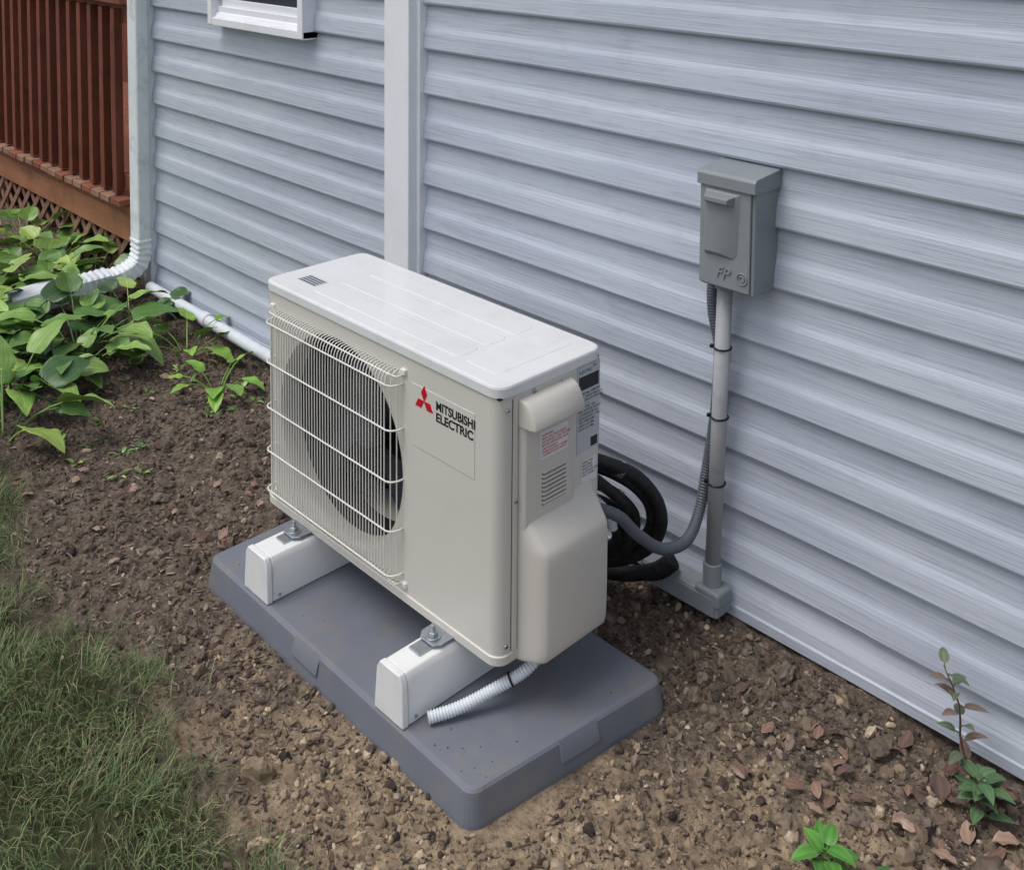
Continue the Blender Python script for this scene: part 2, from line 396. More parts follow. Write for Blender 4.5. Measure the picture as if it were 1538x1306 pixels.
for (x,y,n,sz,c) in [(-2.28,.16,24,.18,gr),(-2.42,-.06,22,.19,gr+dk),(-3.0,.30,22,.165,gr),(-3.25,.44,20,.16,gr),(-2.06,-.14,16,.185,dk+gr),(-2.92,.02,22,.19,gr),(-1.86,-.24,10,.17,dk+gr),(-2.40,.40,14,.13,dk+gr),(-3.6,.45,18,.14,gr),(-2.62,-.16,20,.19,gr),(-2.10,.06,16,.15,dk+gr),(-2.9,.47,16,.14,gr)]:
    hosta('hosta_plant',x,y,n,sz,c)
for (x,y,n,sz) in [(-1.72,.38,9,.095),(-2.04,.44,9,.12)]:
    hosta('small_hosta_plant',x,y,n,sz,[lc(134,176,70),lc(116,160,64)])
A=Acc()
for _ in range(170):
    x=random.uniform(-2.5,-1.35); y=random.uniform(-.2,.5)
    if random.random()<(x+2.5)/1.3: continue
    for k in range(random.randint(3,6)):
        v,f,cc=leafgeo((x,y,gh(x,y)),random.uniform(0,6.28),math.radians(random.uniform(15,60)),math.radians(random.uniform(-30,10)),random.uniform(.015,.035),random.uniform(.008,.016),.01,random.choice(dk+gr)*random.uniform(.7,1.),nu=4,nv=3)
        A.add(v,f,cc)
A.build('ground_weeds',M['leafm'],smooth=True)
def sprig(name,x,y,h,n,cols,L,lean=(0,0)):
    A=Acc(); z=gh(x,y); P=[(x+lean[0]*(i/8)**1.5+.006*math.sin(i*1.3),y+lean[1]*(i/8),z+h*i/8) for i in range(9)]
    v,f=tubegeo(P,np.linspace(.003,.0012,9),6); A.add(v,f,lc(96,66,56))
    for i in range(n):
        t=(i+1)/n; t=t**.6; b=np.array([np.interp(t*8,range(9),[p[k] for p in P]) for k in range(3)])
        v,f,cc=leafgeo(b,i*2.4+random.gauss(0,.3),math.radians(random.uniform(10,50)),math.radians(random.uniform(-35,10)),L*random.uniform(.7,1.1),L*.55,L*.25,random.choice(cols)*random.uniform(.8,1.1),nu=6,nv=5)
        A.add(v,f,cc)
    A.build(name,M['leafm'],smooth=True)
sprig('weed_sprig',.665,.53,.22,15,[lc(104,114,90),lc(130,112,98),lc(92,110,82)],.038,(-.05,0))
sprig('weed_sprig',.69,.51,.07,20,[lc(84,114,76),lc(98,128,88)],.045)
sprig('leafy_weed',.555,.215,.04,9,[lc(78,134,54),lc(92,148,62)],.055)
sprig('leafy_weed',.63,.19,.04,9,[lc(72,124,54),lc(82,140,60)],.048,(.02,.02))
A=Acc()
for (x,y,sz) in [(.60,.54,.065),(.53,.54,.05),(.505,.50,.045),(.585,.48,.045),(.33,.38,.035),(.44,.50,.04),(.70,.44,.05),(.76,.50,.045),(.66,.38,.045),(.73,.32,.045),(.41,.43,.04),(.80,.36,.05),(.48,.33,.035),(-1.1,.12,.035),(-1.35,-.08,.04),(-1.2,-.22,.035),(-1.0,-.05,.035),(-1.45,-.2,.035),(-.98,.2,.035),(-1.5,.25,.035),(.68,.56,.05),(.36,.28,.035),(.24,.47,.035)]+[(random.uniform(.35,.95),random.uniform(.3,.58),random.uniform(.02,.05)) for _ in range(30)]+[(random.uniform(-2,-.9),random.uniform(-.3,.5),random.uniform(.018,.04)) for _ in range(44)]:
    if inpad(x,y,.02): continue
    v,f,cc=leafgeo((x,y,gh(x,y)+.011),random.uniform(0,6.28),math.radians(random.uniform(-5,25)),math.radians(random.uniform(-30,10)),sz,sz*.55,0,random.choice([lc(140,110,96),lc(124,96,82),lc(108,86,76),lc(158,132,114)]),nu=6,nv=5,roll=random.gauss(0,.4),cup=random.uniform(-.3,.5),heart=False,rippl=.25)
    A.add(v,f,cc)
A.build('dead_leaves',M['leafm'],smooth=True)

# ---------------------------------------------------------------- lawn
def grassblades(n):
    V=[];F=[];C=[]; k=0; cols=[lc(110,132,84),lc(98,120,76),lc(130,146,98),lc(84,106,68)]; dry=[lc(160,156,120),lc(148,138,108),lc(130,122,94)]
    cnt=0
    while cnt<n:
        x=random.uniform(-2.6,.45); y=random.uniform(-1.2,-.2)
        if random.random()<.25: y=random.uniform(-.6,-.2)
        e=y-grassline(x)
        clump=noise.noise(Vector((x*9,y*9,5)))+.6*noise.noise(Vector((x*3.5,y*3.5,15)))
        if e>0 and random.random()>.14*math.exp(-e/.03)*(1 if clump>-.1 else 0): continue
        if e<=0 and random.random()>min(1,max(.04,.16-e/.25+.9*clump)): continue
        if inpad(x,y,.01): continue
        az=random.uniform(0,6.28) if random.random()<.4 else noise.noise(Vector((x*4,y*4,1)))*8+random.gauss(0,.5)
        L=random.uniform(.025,.085); w=random.uniform(.0005,.0011); lean=random.uniform(.5,1.7)
        dr=noise.noise(Vector((x*5,y*5,33)))
        z=gh(x,y)-.002; c=random.choice(dry if random.random()<.14+.5*max(0,dr) else cols)*random.uniform(.7,1.2)*(1+.3*clump)
        dx,dy=math.cos(az),math.sin(az); px,py=-dy*w,dx*w; P=np.array([x,y,z]); a=math.pi/2-lean*.35
        for i in range(4):
            ww=(1,.9,.6,0)[i]
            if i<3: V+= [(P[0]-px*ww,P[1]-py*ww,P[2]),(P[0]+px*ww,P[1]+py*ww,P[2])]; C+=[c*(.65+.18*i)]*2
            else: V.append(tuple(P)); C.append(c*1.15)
            P=P+L/3*np.array([math.cos(a)*dx,math.cos(a)*dy,math.sin(a)]); a-=lean*.55
        F+=[(k,k+1,k+3,k+2),(k+2,k+3,k+5,k+4),(k+4,k+5,k+6)]; k+=7; cnt+=1
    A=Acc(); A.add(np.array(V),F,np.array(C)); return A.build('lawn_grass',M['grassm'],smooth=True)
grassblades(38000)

# ---------------------------------------------------------------- house
house=empty('vinyl_sided_house',(0,.9,0))
HX0,HX1=-2.74,4.5; S_=.1294; Z0=1.3034
edges=[Z0-k*S_ for k in range(9,-14,-1)]
def course(zb,zt):
    L=zt-zb
    return [(.0085,zb-.001),(.0150,zb),(.0185,zb+.003),(.0200,zb+.007),(.0193,zb+.013),(.0165,zb+.34*L),(.0150,zb+.41*L),(.0100,zb+.51*L),(.0082,zb+.58*L),(.0060,zt-.018),(.0015,zt-.004),(.0015,zt+.006),(.0080,zt+.006)]
prof=[(.001,.026),(.016,.026),(.0205,.030),(.0215,.052),(.0185,.056),(.0165,.08),(.0090,.105),(.006,edges[0]-.018),(.0015,edges[0]-.004),(.0015,edges[0]+.006),(.0080,edges[0]+.006)]
for a,b in zip(edges[:-1],edges[1:]): prof+=course(a,b)
prof.append((.0185,edges[-1])); prof.append((.0185,edges[-1]+.1))
ZT=edges[-1]+.1
def wobf(x,z): return .0024*noise.noise(Vector((x*1.8,z*3,0)))+.0009*noise.noise(Vector((x*6,z*5,3)))
def panel(name,xs,prof,lift=0):
    v=[];f=[]
    for x in xs:
        x=float(x)
        for o,z in prof: v.append((x,WY-o+.010+wobf(x,z)-lift,z+.0014*noise.noise(Vector((x*.8,round(z/S_)*3.3,8)))))
    n=len(prof)
    for i in range(len(xs)-1):
        for j in range(n-1): f.append((i*n+j,(i+1)*n+j,(i+1)*n+j+1,i*n+j+1))
    return mesh(name,v,f,M['siding'],house)
panel('siding',np.linspace(HX0,HX1,110),prof)
for k0,xa in ((0,.42),(1,.42),(3,-.27),(4,-.27),(6,.75),(7,.75)):
    panel('siding_overlap',np.linspace(xa,xa+2.4,36),course(edges[k0],edges[k0+1])[1:10],.0014)
box('wall_core',HX0+.01,HX1,WY+.03,WY+3.5,.2,ZT-.01,M['found'],house,0)
box('foundation',HX0+.01,HX1,WY+.018,WY+.029,-.2,.20,M['found'],house,0)
box('side_wall',HX0,HX0+.009,WY+.03,WY+3.5,.0,ZT,M['siding'],house,0)
box('eave_fascia',HX0-.2,HX1,WY-.22,WY+3.6,ZT,ZT+.16,M['trim'],house,.004)
box('corner_post',-1.088,-.975,WY-.052,WY+.012,.03,ZT-.002,M['trim'],house,.004)
box('post_flange',-1.096,-.962,WY-.022,WY+.013,.028,ZT-.004,M['trim'],house,.002)
box('end_post',-2.745,-2.645,WY-.022,WY+.014,.03,ZT-.002,M['trim'],house,.003)
wx0,wx1,wz0,wz1=-2.115,-1.510,1.15,2.1
Yf=WY-.050
box('window_bottom_casing',wx0,wx1,Yf,WY+.012,wz0,wz0+.028,M['trim'],house,.003)
box('window_left_casing',wx0,wx0+.03,Yf-.002,WY+.013,wz0+.002,wz1,M['trim'],house,.003)
box('window_right_casing',wx1-.03,wx1,Yf-.002,WY+.013,wz0+.002,wz1,M['trim'],house,.003)
box('window_top_casing',wx0,wx1,Yf,WY+.012,wz1,wz1+.05,M['trim'],house,.003)
prism('window_sill',[(Yf+.008,wz0+.028),(WY+.01,wz0+.028),(WY+.01,wz0+.062),(Yf+.018,wz0+.045)],'x',wx0+.03,wx1-.03,M['trim'],house,.002)
box('window_inner_frame',wx0+.03,wx1-.03,Yf+.022,WY+.011,wz0+.045,wz0+.068,M['trim'],house,.002)
box('window_sash',wx0+.045,wx1-.045,Yf+.032,WY+.011,wz0+.068,wz0+.095,M['trim'],house,.002)
box('window_glass',wx0+.03,wx1-.03,Yf+.038,Yf+.04,wz0+.09,wz1,M['glass'],house,0)
# downspout
dsp=empty('downspout',(-2.68,.57,0))
DX0,DX1,DY0,DY1=-2.712,-2.632,WY-.078,WY-.024
loft('pipe',[rrect(DX0,DX1,DY0,DY1,.008,0,z,3) for z in (ZT-.003,.22)],M['dsp'],dsp)
def rect_tube(name,P,w,h,m,parent,corr=.0,pitch=.024):
    P,t=resample(spline(P),.005); T=np.gradient(P,axis=0); T/=np.linalg.norm(T,axis=1)[:,None]; rings=[]
    for i,p in enumerate(P):
        side=np.array([.99,-.10,0]); nn=np.cross(side,T[i]); nn/=np.linalg.norm(nn)
        kk=1+corr*math.sin(2*math.pi*t[i]/pitch)
        rings.append([p+side*a*w*kk+nn*b*h*kk for a,b in ((-.5,-.4),(-.4,-.5),(.4,-.5),(.5,-.4),(.5,.4),(.4,.5),(-.4,.5),(-.5,.4))])
    return loft(name,rings,m,parent)
rect_tube('elbow',[(-2.672,.574,.245),(-2.672,.574,.19),(-2.673,.555,.14),(-2.676,.50,.112),(-2.68,.42,.10)],.088,.062,M['dsp'],dsp,.06)
rect_tube('extension',[(-2.68,.44,.104),(-2.685,.37,.10),(-2.69,.30,.097)],.10,.074,M['wpvc'],dsp,.05)
rect_tube('splash_pipe',[(-2.69,.31,.099),(-2.70,.20,.092),(-2.71,.08,.082)],.112,.085,M['wpvc'],dsp,.0)
pv=empty('pvc_drain_pipe',(-2.2,.58,.05))
tube('pipe',[(-2.60,.576,.062),(-1.9,.568,.060),(-.9,.563,.055)],.021,M['wpvc'],pv,20)
cyl('coupling',(-2.165,.5715,.0613),(-2.125,.571,.0611),.0255,M['wpvc'],pv)

# ---------------------------------------------------------------- deck
deck=empty('wooden_deck',(-4.4,.7,0))
DY=.60; dx0,dx1=-7.2,-2.78
box('deck_floor',dx0,dx1,DY+.02,DY+2.6,.315,.35,M['woodh'],deck,0)
box('deck_board_edge',dx0,dx1,DY-.02,DY+.018,.305,.346,M['woodh'],deck,.004)
i=0; x=dx1-.01
while x>dx0:
    box('board_end_%d'%i,x-.084,x,DY-.060+random.uniform(-.004,.004),DY+.0,.349,.376,M['lat'] if i%3 else M['woodh'],deck,.004); x-=.094; i+=1
box('fascia',dx0,dx1,DY-.012,DY+.017,.19,.304,M['fasc'],deck,.004)
box('bottom_rail',dx0,dx1,DY-.002,DY+.036,.405,.465,M['woodh'],deck,.004)
box('top_rail',dx0,dx1,DY-.002,DY+.036,1.09,1.17,M['woodh'],deck,.004)
box('rail_cap',dx0,dx1,DY-.05,DY+.09,1.172,1.205,M['woodh'],deck,.005)
for i,xp in enumerate((-2.83,-4.36,-5.9)):
    box('post_%d'%i,xp-.045,xp+.045,DY+.038,DY+.125,0,1.17,M['wood'],deck,.004)
A_v=[];A_f=[]
x=-2.90
while x>dx0:
    w=.036
    b=len(A_v); y0,y1=DY-.036,DY-.003
    A_v+=[(x,y0,.385),(x+w,y0,.385),(x+w,y1,.385),(x,y1,.385),(x,y0,1.15),(x+w,y0,1.15),(x+w,y1,1.15),(x,y1,1.15)]
    A_f+=[tuple(b+q for q in ff) for ff in [(0,3,2,1),(4,5,6,7),(0,1,5,4),(1,2,6,5),(2,3,7,6),(3,0,4,7)]]
    x-=.112+random.gauss(0,.002)
mesh('balusters',A_v,A_f,M['wood'],deck)
box('back_screen',dx0,dx1,DY+1.3,DY+1.34,.352,2.2,M['wood'],deck,0)
v=[];f=[]
for k_,dirn in ((0,1),(1,-1)):
    x=dx0
    while x<dx1+.3:
        b=len(v); y=DY+.004+.006*k_+.0; w=.028; H=.19
        xa,xb=x,x+dirn*H
        q=[(xa,0.0),(xa+w*1.4,0.0),(xb+w*1.4,H),(xb,H)]
        if min(xa,xb)>dx0 and max(xa,xb)+w*1.4<dx1:
            v+=[(p[0],y,p[1]) for p in q]+[(p[0],y+.005,p[1]) for p in q]
            f+=[tuple(b+i for i in ff) for ff in [(0,1,2,3),(7,6,5,4),(0,4,5,1),(1,5,6,2),(2,6,7,3),(3,7,4,0)]]
        x+=.118
mesh('lattice',v,f,M['lat'],deck)
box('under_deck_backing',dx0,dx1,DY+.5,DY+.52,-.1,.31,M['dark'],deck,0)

# ---------------------------------------------------------------- equipment pad
pad=empty('equipment_pad',(-.35,.1,0))
def rpoly(poly,r,off,z,n=6):
    out=[]; m=len(poly); P=[Vector(p) for p in poly]
    for i in range(m):
        a,b,c=P[i-1],P[i],P[(i+1)%m]; u=(a-b).normalized(); w=(c-b).normalized(); bis=(u+w).normalized(); half=math.acos(max(-1,min(1,u.dot(w))))/2
        cen=b+bis*(r/math.sin(half)); R=r+off
        n1=Vector((u.y,-u.x)); 
        if n1.dot(bis)>0: n1=-n1
        n2=Vector((w.y,-w.x)); 
        if n2.dot(bis)>0: n2=-n2
        t1=math.atan2(n1.y,n1.x); t2=math.atan2(n2.y,n2.x); d=(t2-t1+math.pi)%(2*math.pi)-math.pi
        for k in range(n): t=t1+d*k/(n-1); out.append((cen.x+R*math.cos(t),cen.y+R*math.sin(t),z))
    return out
PP=[(-.836,-.128),(.082,-.140),(.140,.318),(-.835,.325)]
loft('slab',[rpoly(PP,.020,o,z) for o,z in ((.016,-.02),(.014,.004),(.006,.045),(.004,.054),(.0,.0585),(-.006,.060),(-.012,.060))],M['pad'],pad,smooth=False)
def sidetab(name,a,b,t0,t1,out):
    a,b=np.array(a),np.array(b); d=b-a; nrm=np.array([d[1],-d[0]])/np.linalg.norm(d)
    p0=a+d*t0; p1=a+d*t1; V=[]
    for p in (p0,p1):
        for o,z in ((.012+out,.022),(.007+out,.044),(.001,.0595),(-.002,.022)):
            V.append((p[0]+nrm[0]*o,p[1]+nrm[1]*o,z))
    mesh(name,V,[(0,1,2,3),(7,6,5,4),(0,4,5,1),(1,5,6,2),(2,6,7,3),(3,7,4,0)],M['pad'],pad,bevel=.0015)
sidetab('tab_front',PP[0],PP[1],.40,.50,.003); sidetab('tab_side',PP[1],PP[2],.42,.62,.003)

# risers
def riser(x0,x1,y0,y1):
    o=empty('mounting_riser',((x0+x1)/2,(y0+y1)/2,.06))
    z0,z1=.0605,.158
    prism('channel',[(x0,z0),(x0+.008,z1-.012),(x0+.016,z1),(x1-.012,z1),(x1-.004,z1-.012),(x1,z0)],'y',y0+.004,y1,M['riser'],o,.003)
    prism('end_cap',[(x0-.002,z0),(x0+.006,z1-.012),(x0+.015,z1+.002),(x1-.011,z1+.002),(x1-.002,z1-.012),(x1+.002,z0)],'y',y0-.012,y0+.003,M['riser'],o,.003)
    cyl('rivet',(x1-.001,y0+.02,z0+.012),(x1+.003,y0+.02,z0+.012),.003,M['zinc'],o,10)
    box('strut',(x0+x1)/2-.016,(x0+x1)/2+.016,y0+.05,y1-.02,z1,z1+.0045,M['zinc'],o,.001)
    return o
riser(-.684,-.590,-.118,.318); riser(-.192,-.108,-.128,.318)

# ---------------------------------------------------------------- heat pump unit
hp=empty('heat_pump_outdoor_unit',(-.4,.14,.165))
zb,zt=.165,.7025; XL,XR,YB=-.80,0.0,.285; rc=.026
GX0,GX1=-.772,-.268
def shellring(z,off=0):
    pts=[]
    for cx,cy,a0 in ((XR-rc,rc,-90),(XR-.012,YB-.012,0),(XL+.012,YB-.012,90),(XL+rc,rc,180)):
        R=(rc if cy==rc else .012)+off
        for i in range(8):
            a=math.radians(a0+90*i/7); pts.append((cx+R*math.cos(a),cy+R*math.sin(a),z))
    return [(GX1,-off,z)]+pts+[(GX0,-off,z)]
rs=[shellring(zb+.016),shellring(zt-.02)]; n=len(rs[0])
mesh('cabinet',rs[0]+rs[1],[(i,i+1,n+i+1,n+i) for i in range(n-1)],M['unit'],hp,smooth=True)
loft('base_pan',[shellring(zb,.0),shellring(zb,.003),shellring(zb+.016,.003),shellring(zb+.018,-.001)],M['unit'],hp)
cxh,czh,rh=-.508,.418,.222
K=128; v=[];f=[]; za,zc=zb+.016,zt-.02
corner=[(GX1,zc),(GX0,zc),(GX0,za),(GX1,za)]; ca=[math.atan2(c[1]-czh,c[0]-cxh)%(2*math.pi) for c in corner]
for i in range(K):
    t=2*math.pi*i/K
    for c,a in zip(corner,ca):
        if abs(((t-a+math.pi)%(2*math.pi))-math.pi)<math.pi/K: q=c; break
    else:
        dx,dz=math.cos(t),math.sin(t); tt=min([((GX1 if dx>0 else GX0)-cxh)/dx if abs(dx)>1e-9 else 9,((zc if dz>0 else za)-czh)/dz if abs(dz)>1e-9 else 9]); q=(cxh+dx*tt,czh+dz*tt)
    dx,dz=math.cos(t),math.sin(t)
    v.append((q[0],0,q[1])); v.append((cxh+rh*1.02*dx,0,czh+rh*1.02*dz))
for i in range(K):
    j=(i+1)%K; f.append((2*i,2*j,2*j+1,2*i+1))
mesh('grille_panel',v,f,M['unit'],hp)
def rings_(P): return [[(cxh+rh*r_*math.cos(2*math.pi*i/K),y_,czh+rh*r_*math.sin(2*math.pi*i/K)) for i in range(K)] for r_,y_ in P]
loft('fan_shroud',rings_([(1.02,0),(1.0,.004),(.982,.012),(.975,.022),(.975,.045)]),M['bell'],hp,smooth=True,capb=False,capt=False)
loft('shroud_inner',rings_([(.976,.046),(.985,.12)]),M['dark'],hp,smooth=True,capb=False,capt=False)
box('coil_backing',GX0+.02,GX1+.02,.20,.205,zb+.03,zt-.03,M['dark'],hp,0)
box('inner_side',GX1+.012,GX1+.016,.11,.2,zb+.03,zt-.03,M['dark'],hp,0)
V=[];F=[]
for b_ in range(3):
    a0=b_*2*math.pi/3+.5; o=len(V); nr,na=8,12
    for i in range(nr+1):
        r_=.04+(.165)*i/nr
        for j in range(na+1):
            u=j/na; a=a0+u*(1.45-.25*i/nr)+.35*(i/nr)**2; V.append((cxh+r_*math.cos(a),.125-.055*u+.012*math.sin(u*3.1),czh+r_*math.sin(a)))
    for i in range(nr):
        for j in range(na): F.append((o+i*(na+1)+j,o+i*(na+1)+j+1,o+(i+1)*(na+1)+j+1,o+(i+1)*(na+1)+j))
mesh('fan_blades',V,F,M['fan'],hp,smooth=True)
cyl('fan_hub',(cxh,.065,czh),(cxh,.15,czh),.042,M['fan'],hp,32,.006)
V=[];F=[]
def addt(P,r,sd=6):
    global V,F
    v_,f_=tubegeo(P,r,sd); o=len(V); V+=list(v_); F+=[tuple(o+i for i in q) for q in f_]
gx0,gx1,gz0,gz1=-.758,-.281,.199,.643
nw=46
for i in range(nw):
    x=gx0+.006+(gx1-gx0-.012)*i/(nw-1)
    edge=min(1,min(i,nw-1-i)/2.0); yo=-.010-.016*edge
    P=spline([(x,.001,gz1),(x,yo*.55,gz1-.001),(x,yo,gz1-.016),(x,yo-.002,gz1-.05)],4).tolist()+spline([(x,yo-.002,gz0+.05),(x,yo,gz0+.016),(x,yo*.55,gz0+.001),(x,.001,gz0)],4).tolist()
    addt(P,.00135,5)
def hb(z,r=.0020,dy=0):
    addt(spline([(gx0,.001,z),(gx0+.001,-.015,z),(gx0+.014,-.030+dy,z),(gx0+.06,-.0312+dy,z),(gx1-.06,-.0312+dy,z),(gx1-.014,-.030+dy,z),(gx1-.001,-.015,z),(gx1,.001,z)],5).tolist(),r,6)
for z in (.620,.527,.420,.316,.222): hb(z)
for z in (.638,.204): hb(z,.0018,.012)
mesh('wire_guard',V,F,M['grille'],hp,smooth=True)
for i,(x,z) in enumerate(((gx1+.004,.646),(gx0-.006,.646),(gx1+.006,.20),(gx0-.004,.2))):
    box('guard_clip_%d'%i,x-.008,x+.008,-.006,.002,z-.006,z+.006,M['grille'],hp,.002)
# lid
lo=.0035
loft('top_lid',[rrect(XL,XR,0,YB,rc,o,z,9) for o,z in ((lo-.003,zt-.022),(lo,zt-.0215),(lo,zt-.005),(lo-.0015,zt-.0015),(lo-.005,zt),(lo-.010,zt))],M['lid'],hp)
box('lid_gap',XL+.004,XR-.004,.004,YB-.004,zt-.026,zt-.0205,M['dark'],hp,0)
for i,(a,b,c,d) in enumerate(((-.66,-.155,.035,.095),(-.66,-.155,.112,.172),(-.66,-.155,.19,.25),(-.135,-.045,.035,.25))):
    loft('lid_emboss_%d'%i,[rrect(a,b,c,d,.012,o,z,5) for o,z in ((0,zt+.0001),(-.003,zt+.0014),(-.005,zt+.0014))],M['lid'],hp,capb=False)
box('lid_label',-.745,-.675,.052,.092,zt+.0002,zt+.0007,M['lblg'],hp,0)
for i in range(4): box('lid_label_line_%d'%i,-.742,-.678,.0555+.009*i,.0595+.009*i,zt+.0008,zt+.001,M['fan'],hp,0)
box('name_label',-.252,-.066,-.0010,0.0005,.505,.632,M['unit'],hp,.0003)
def rhomb(cx,cz,w,h,ang):
    pts=[(0,0),(w/2,h/2),(0,h),(-w/2,h/2)]; ca,sa=math.cos(ang),math.sin(ang)
    return [(cx+p[0]*ca-p[1]*sa,cz+p[0]*sa+p[1]*ca) for p in pts]
lx,lz=-.2135,.6065
for i,a in enumerate((0,math.radians(120),math.radians(240))):
    prism('logo_mark_%d'%i,rhomb(lx,lz,.0185,.031,a),'y',-.0020,-.0011,M['red'],hp,0)
text('name_text_top','MITSUBISHI',(-.178,-.0013,.6025),(math.pi/2,0,0),.0245,M['black'],hp,.0003,.0006,.92)
text('name_text_low','ELECTRIC',(-.178,-.0013,.5795),(math.pi/2,0,0),.0245,M['black'],hp,.0003,.0006,1.02)
box('seam_front',-.0005,.0006,.0325,.0338,zb+.02,zt-.03,M['dark'],hp,0)
box('side_flange',-.001,.0030,.036,.046,zb+.018,zt-.028,M['unit'],hp,.001)
def screw(y,z,x=0.0,r=.0045):
    cyl('screw',(x-.001,y,z),(x+.003,y,z),r,M['zinc'],hp,12,.001); box('screw_slot',x+.0031,x+.0034,y-.003,y+.003,z-.0007,z+.0007,M['dark'],hp,0)
for y,z in ((.020,.655),(.041,.475),(.09,.671),(.165,.664),(.262,.672),(.020,.20)): screw(y,z,.0030 if .03<y<.06 else 0.001)
def cover(name,y0,y1,prof,m,r=.012):
    ys=[(y0,0.0),(y0+.0015,.35),(y0+r*.35,.72),(y0+r*.7,.93),(y0+r,1),(y1-r,1),(y1-r*.7,.93),(y1-r*.35,.72),(y1-.0015,.35),(y1,0.0)]
    n=len(prof); v=[];f=[]
    for y,kx in ys:
        for x,z in prof: v.append((x*kx+.0002,y,z))
    for i in range(len(ys)-1):
        for j in range(n-1): f.append((i*n+j,(i+1)*n+j,(i+1)*n+j+1,i*n+j+1))
    return mesh(name,v,f,m,hp,smooth=True)
def smoothprof(P,k=6): return [tuple(p) for p in spline([(a,0,b) for a,b in P],k)[:,[0,2]]]
PXU=.016
up=smoothprof([(0,.655),(.010,.653),(.015,.645),(PXU,.62),(PXU,.5),(PXU,.40),(PXU,.30)],4)
cover('service_cover_upper',.049,.192,up,M['plast'],.008)
hood=smoothprof([(0,.668),(.018,.664),(.030,.654),(.040,.636),(.043,.622),(.041,.617),(.030,.621),(.018,.624),(0,.618)],5)
cover('handle_hood',.047,.194,hood,M['plast'],.007)
low=smoothprof([(0,.440),(.006,.436),(.016,.428),(.034,.412),(.050,.396),(.060,.382),(.0635,.365),(.064,.34),(.064,.25),(.063,.20),(.060,.178),(.052,.168),(.03,.162),(0,.160)],5)
cover('service_cover_lower',.050,.256,low,M['plast'],.022)
for i in range(8):
    z=.515-.0085*i
    box('louver_%d'%i,PXU-.001,PXU+.0045,.098,.164,z-.0028,z+.0014,M['plast'],hp,.001)
    box('louver_gap_%d'%i,PXU-.001,PXU+.0008,.098,.164,z-.0062,z-.0030,M['fan'],hp,0)
box('warning_label',PXU,PXU+.001,.092,.168,.540,.594,M['white'],hp,0)
text('warning_text_a','WARNING\nHIGH VOLTAGE INSIDE.\nDISCONNECT ALL POWER\nBEFORE SERVICING UNIT',(PXU+.0012,.095,.584),(math.pi/2,0,math.pi/2),.0066,M['red'],hp,.0001)
text('warning_text_b','AVERTISSEMENT\nTENSION ELEVEE. COUPER\nL ALIMENTATION AVANT',(PXU+.0012,.095,.557),(math.pi/2,0,math.pi/2),.0060,M['red'],hp,.0001)
box('rating_label',.0004,.0012,.212,.279,.500,.678,M['lblg'],hp,0)
box('rating_block',.0013,.0016,.216,.275,.628,.656,M['black'],hp,0)
text('rating_text','Model data  208/230V\nMUZ  R410A 60Hz 1ph\nMIN CIRCUIT AMP 12A\n---------------\nMAX FUSE  15A\nFAN MOTOR 0.8 FLA\nCOMPRESSOR 9.0\nREFRIGERANT 1.2kg\nTEST PRESSURE\nHIGH 4.15 MPa\nLOW 2.21 MPa',(.0014,.216,.618),(math.pi/2,0,math.pi/2),.0072,M['black'],hp,.0001)
text('rating_title','ELECTRIC',(.0014,.216,.662),(math.pi/2,0,math.pi/2),.009,M['black'],hp,.0001)
box('rating_code',.0013,.0016,.253,.273,.505,.524,M['black'],hp,0)
box('small_label',.0004,.0012,.226,.272,.435,.482,M['white'],hp,0)
text('small_text','SERIAL NO.\n000123456\nMADE FOR\nOUTDOOR USE\nONLY R410A',(.0014,.228,.475),(math.pi/2,0,math.pi/2),.0066,M['black'],hp,.0001)
for i,x in enumerate((-.636,-.150)):
    prism('foot_%d'%i,[(x-.030,.02),(x-.030,-.034),(x-.018,-.048),(x+.018,-.048),(x+.030,-.034),(x+.030,.02)],'z',zb-.001,zb+.003,M['zinc'],hp,.001)
    y=-.030
    cyl('washer_%d'%i,(x,y,zb+.003),(x,y,zb+.006),.016,M['zinc'],hp,20,.0008)
    V_,F_=tubegeo([(x,y,zb+.006),(x,y,zb+.014)],.0105,6); mesh('nut_%d'%i,V_,F_,M['zinc'],hp,bevel=.001)
    cyl('bolt_%d'%i,(x,y,zb+.01),(x,y,zb+.027),.005,M['zinc'],hp,12,.001)
dh=empty('condensate_drain_hose',(-.05,0,.09))
tube('hose',[(-.086,-.096,.0735),(-.060,-.045,.080),(-.032,.015,.098),(.003,.08,.130),(0.0,.14,.16)],.0108,M['wpvc'],dh,14,.0012,.006)
ringat('clamp',(-.014,.048,.114),(.5,.75,.4),.0128,.0024,M['tape'],dh)

# ---------------------------------------------------------------- refrigerant lines
rl=empty('refrigerant_line_set',(0,.4,.25))
tube('suction_line',[(-.12,.33,.415),(-.05,.37,.405),(-.012,.42,.372),(.010,.46,.315),(.008,.48,.25),(-.025,.48,.185),(-.10,.46,.13),(-.25,.44,.07)],.0145,M['blk'],rl,16)
tube('suction_line_b',[(-.12,.36,.385),(-.065,.40,.368),(-.025,.44,.332),(-.012,.47,.28),(-.026,.48,.22),(-.075,.47,.165),(-.16,.45,.11)],.012,M['blk'],rl,16)
tube('liquid_line',[(-.10,.33,.37),(-.05,.37,.350),(-.030,.41,.310),(-.030,.44,.265),(-.048,.45,.20),(-.09,.44,.15),(-.18,.42,.11)],.011,M['blk'],rl,16)
tube('line_loop',[(-.12,.35,.32),(-.06,.39,.30),(-.038,.42,.25),(-.06,.43,.19),(-.14,.43,.15)],.0125,M['blk'],rl,16)
tube('line_loop_b',[(-.12,.35,.29),(-.07,.38,.275),(-.055,.41,.235),(-.08,.42,.19),(-.15,.42,.16)],.0125,M['blk'],rl,16)
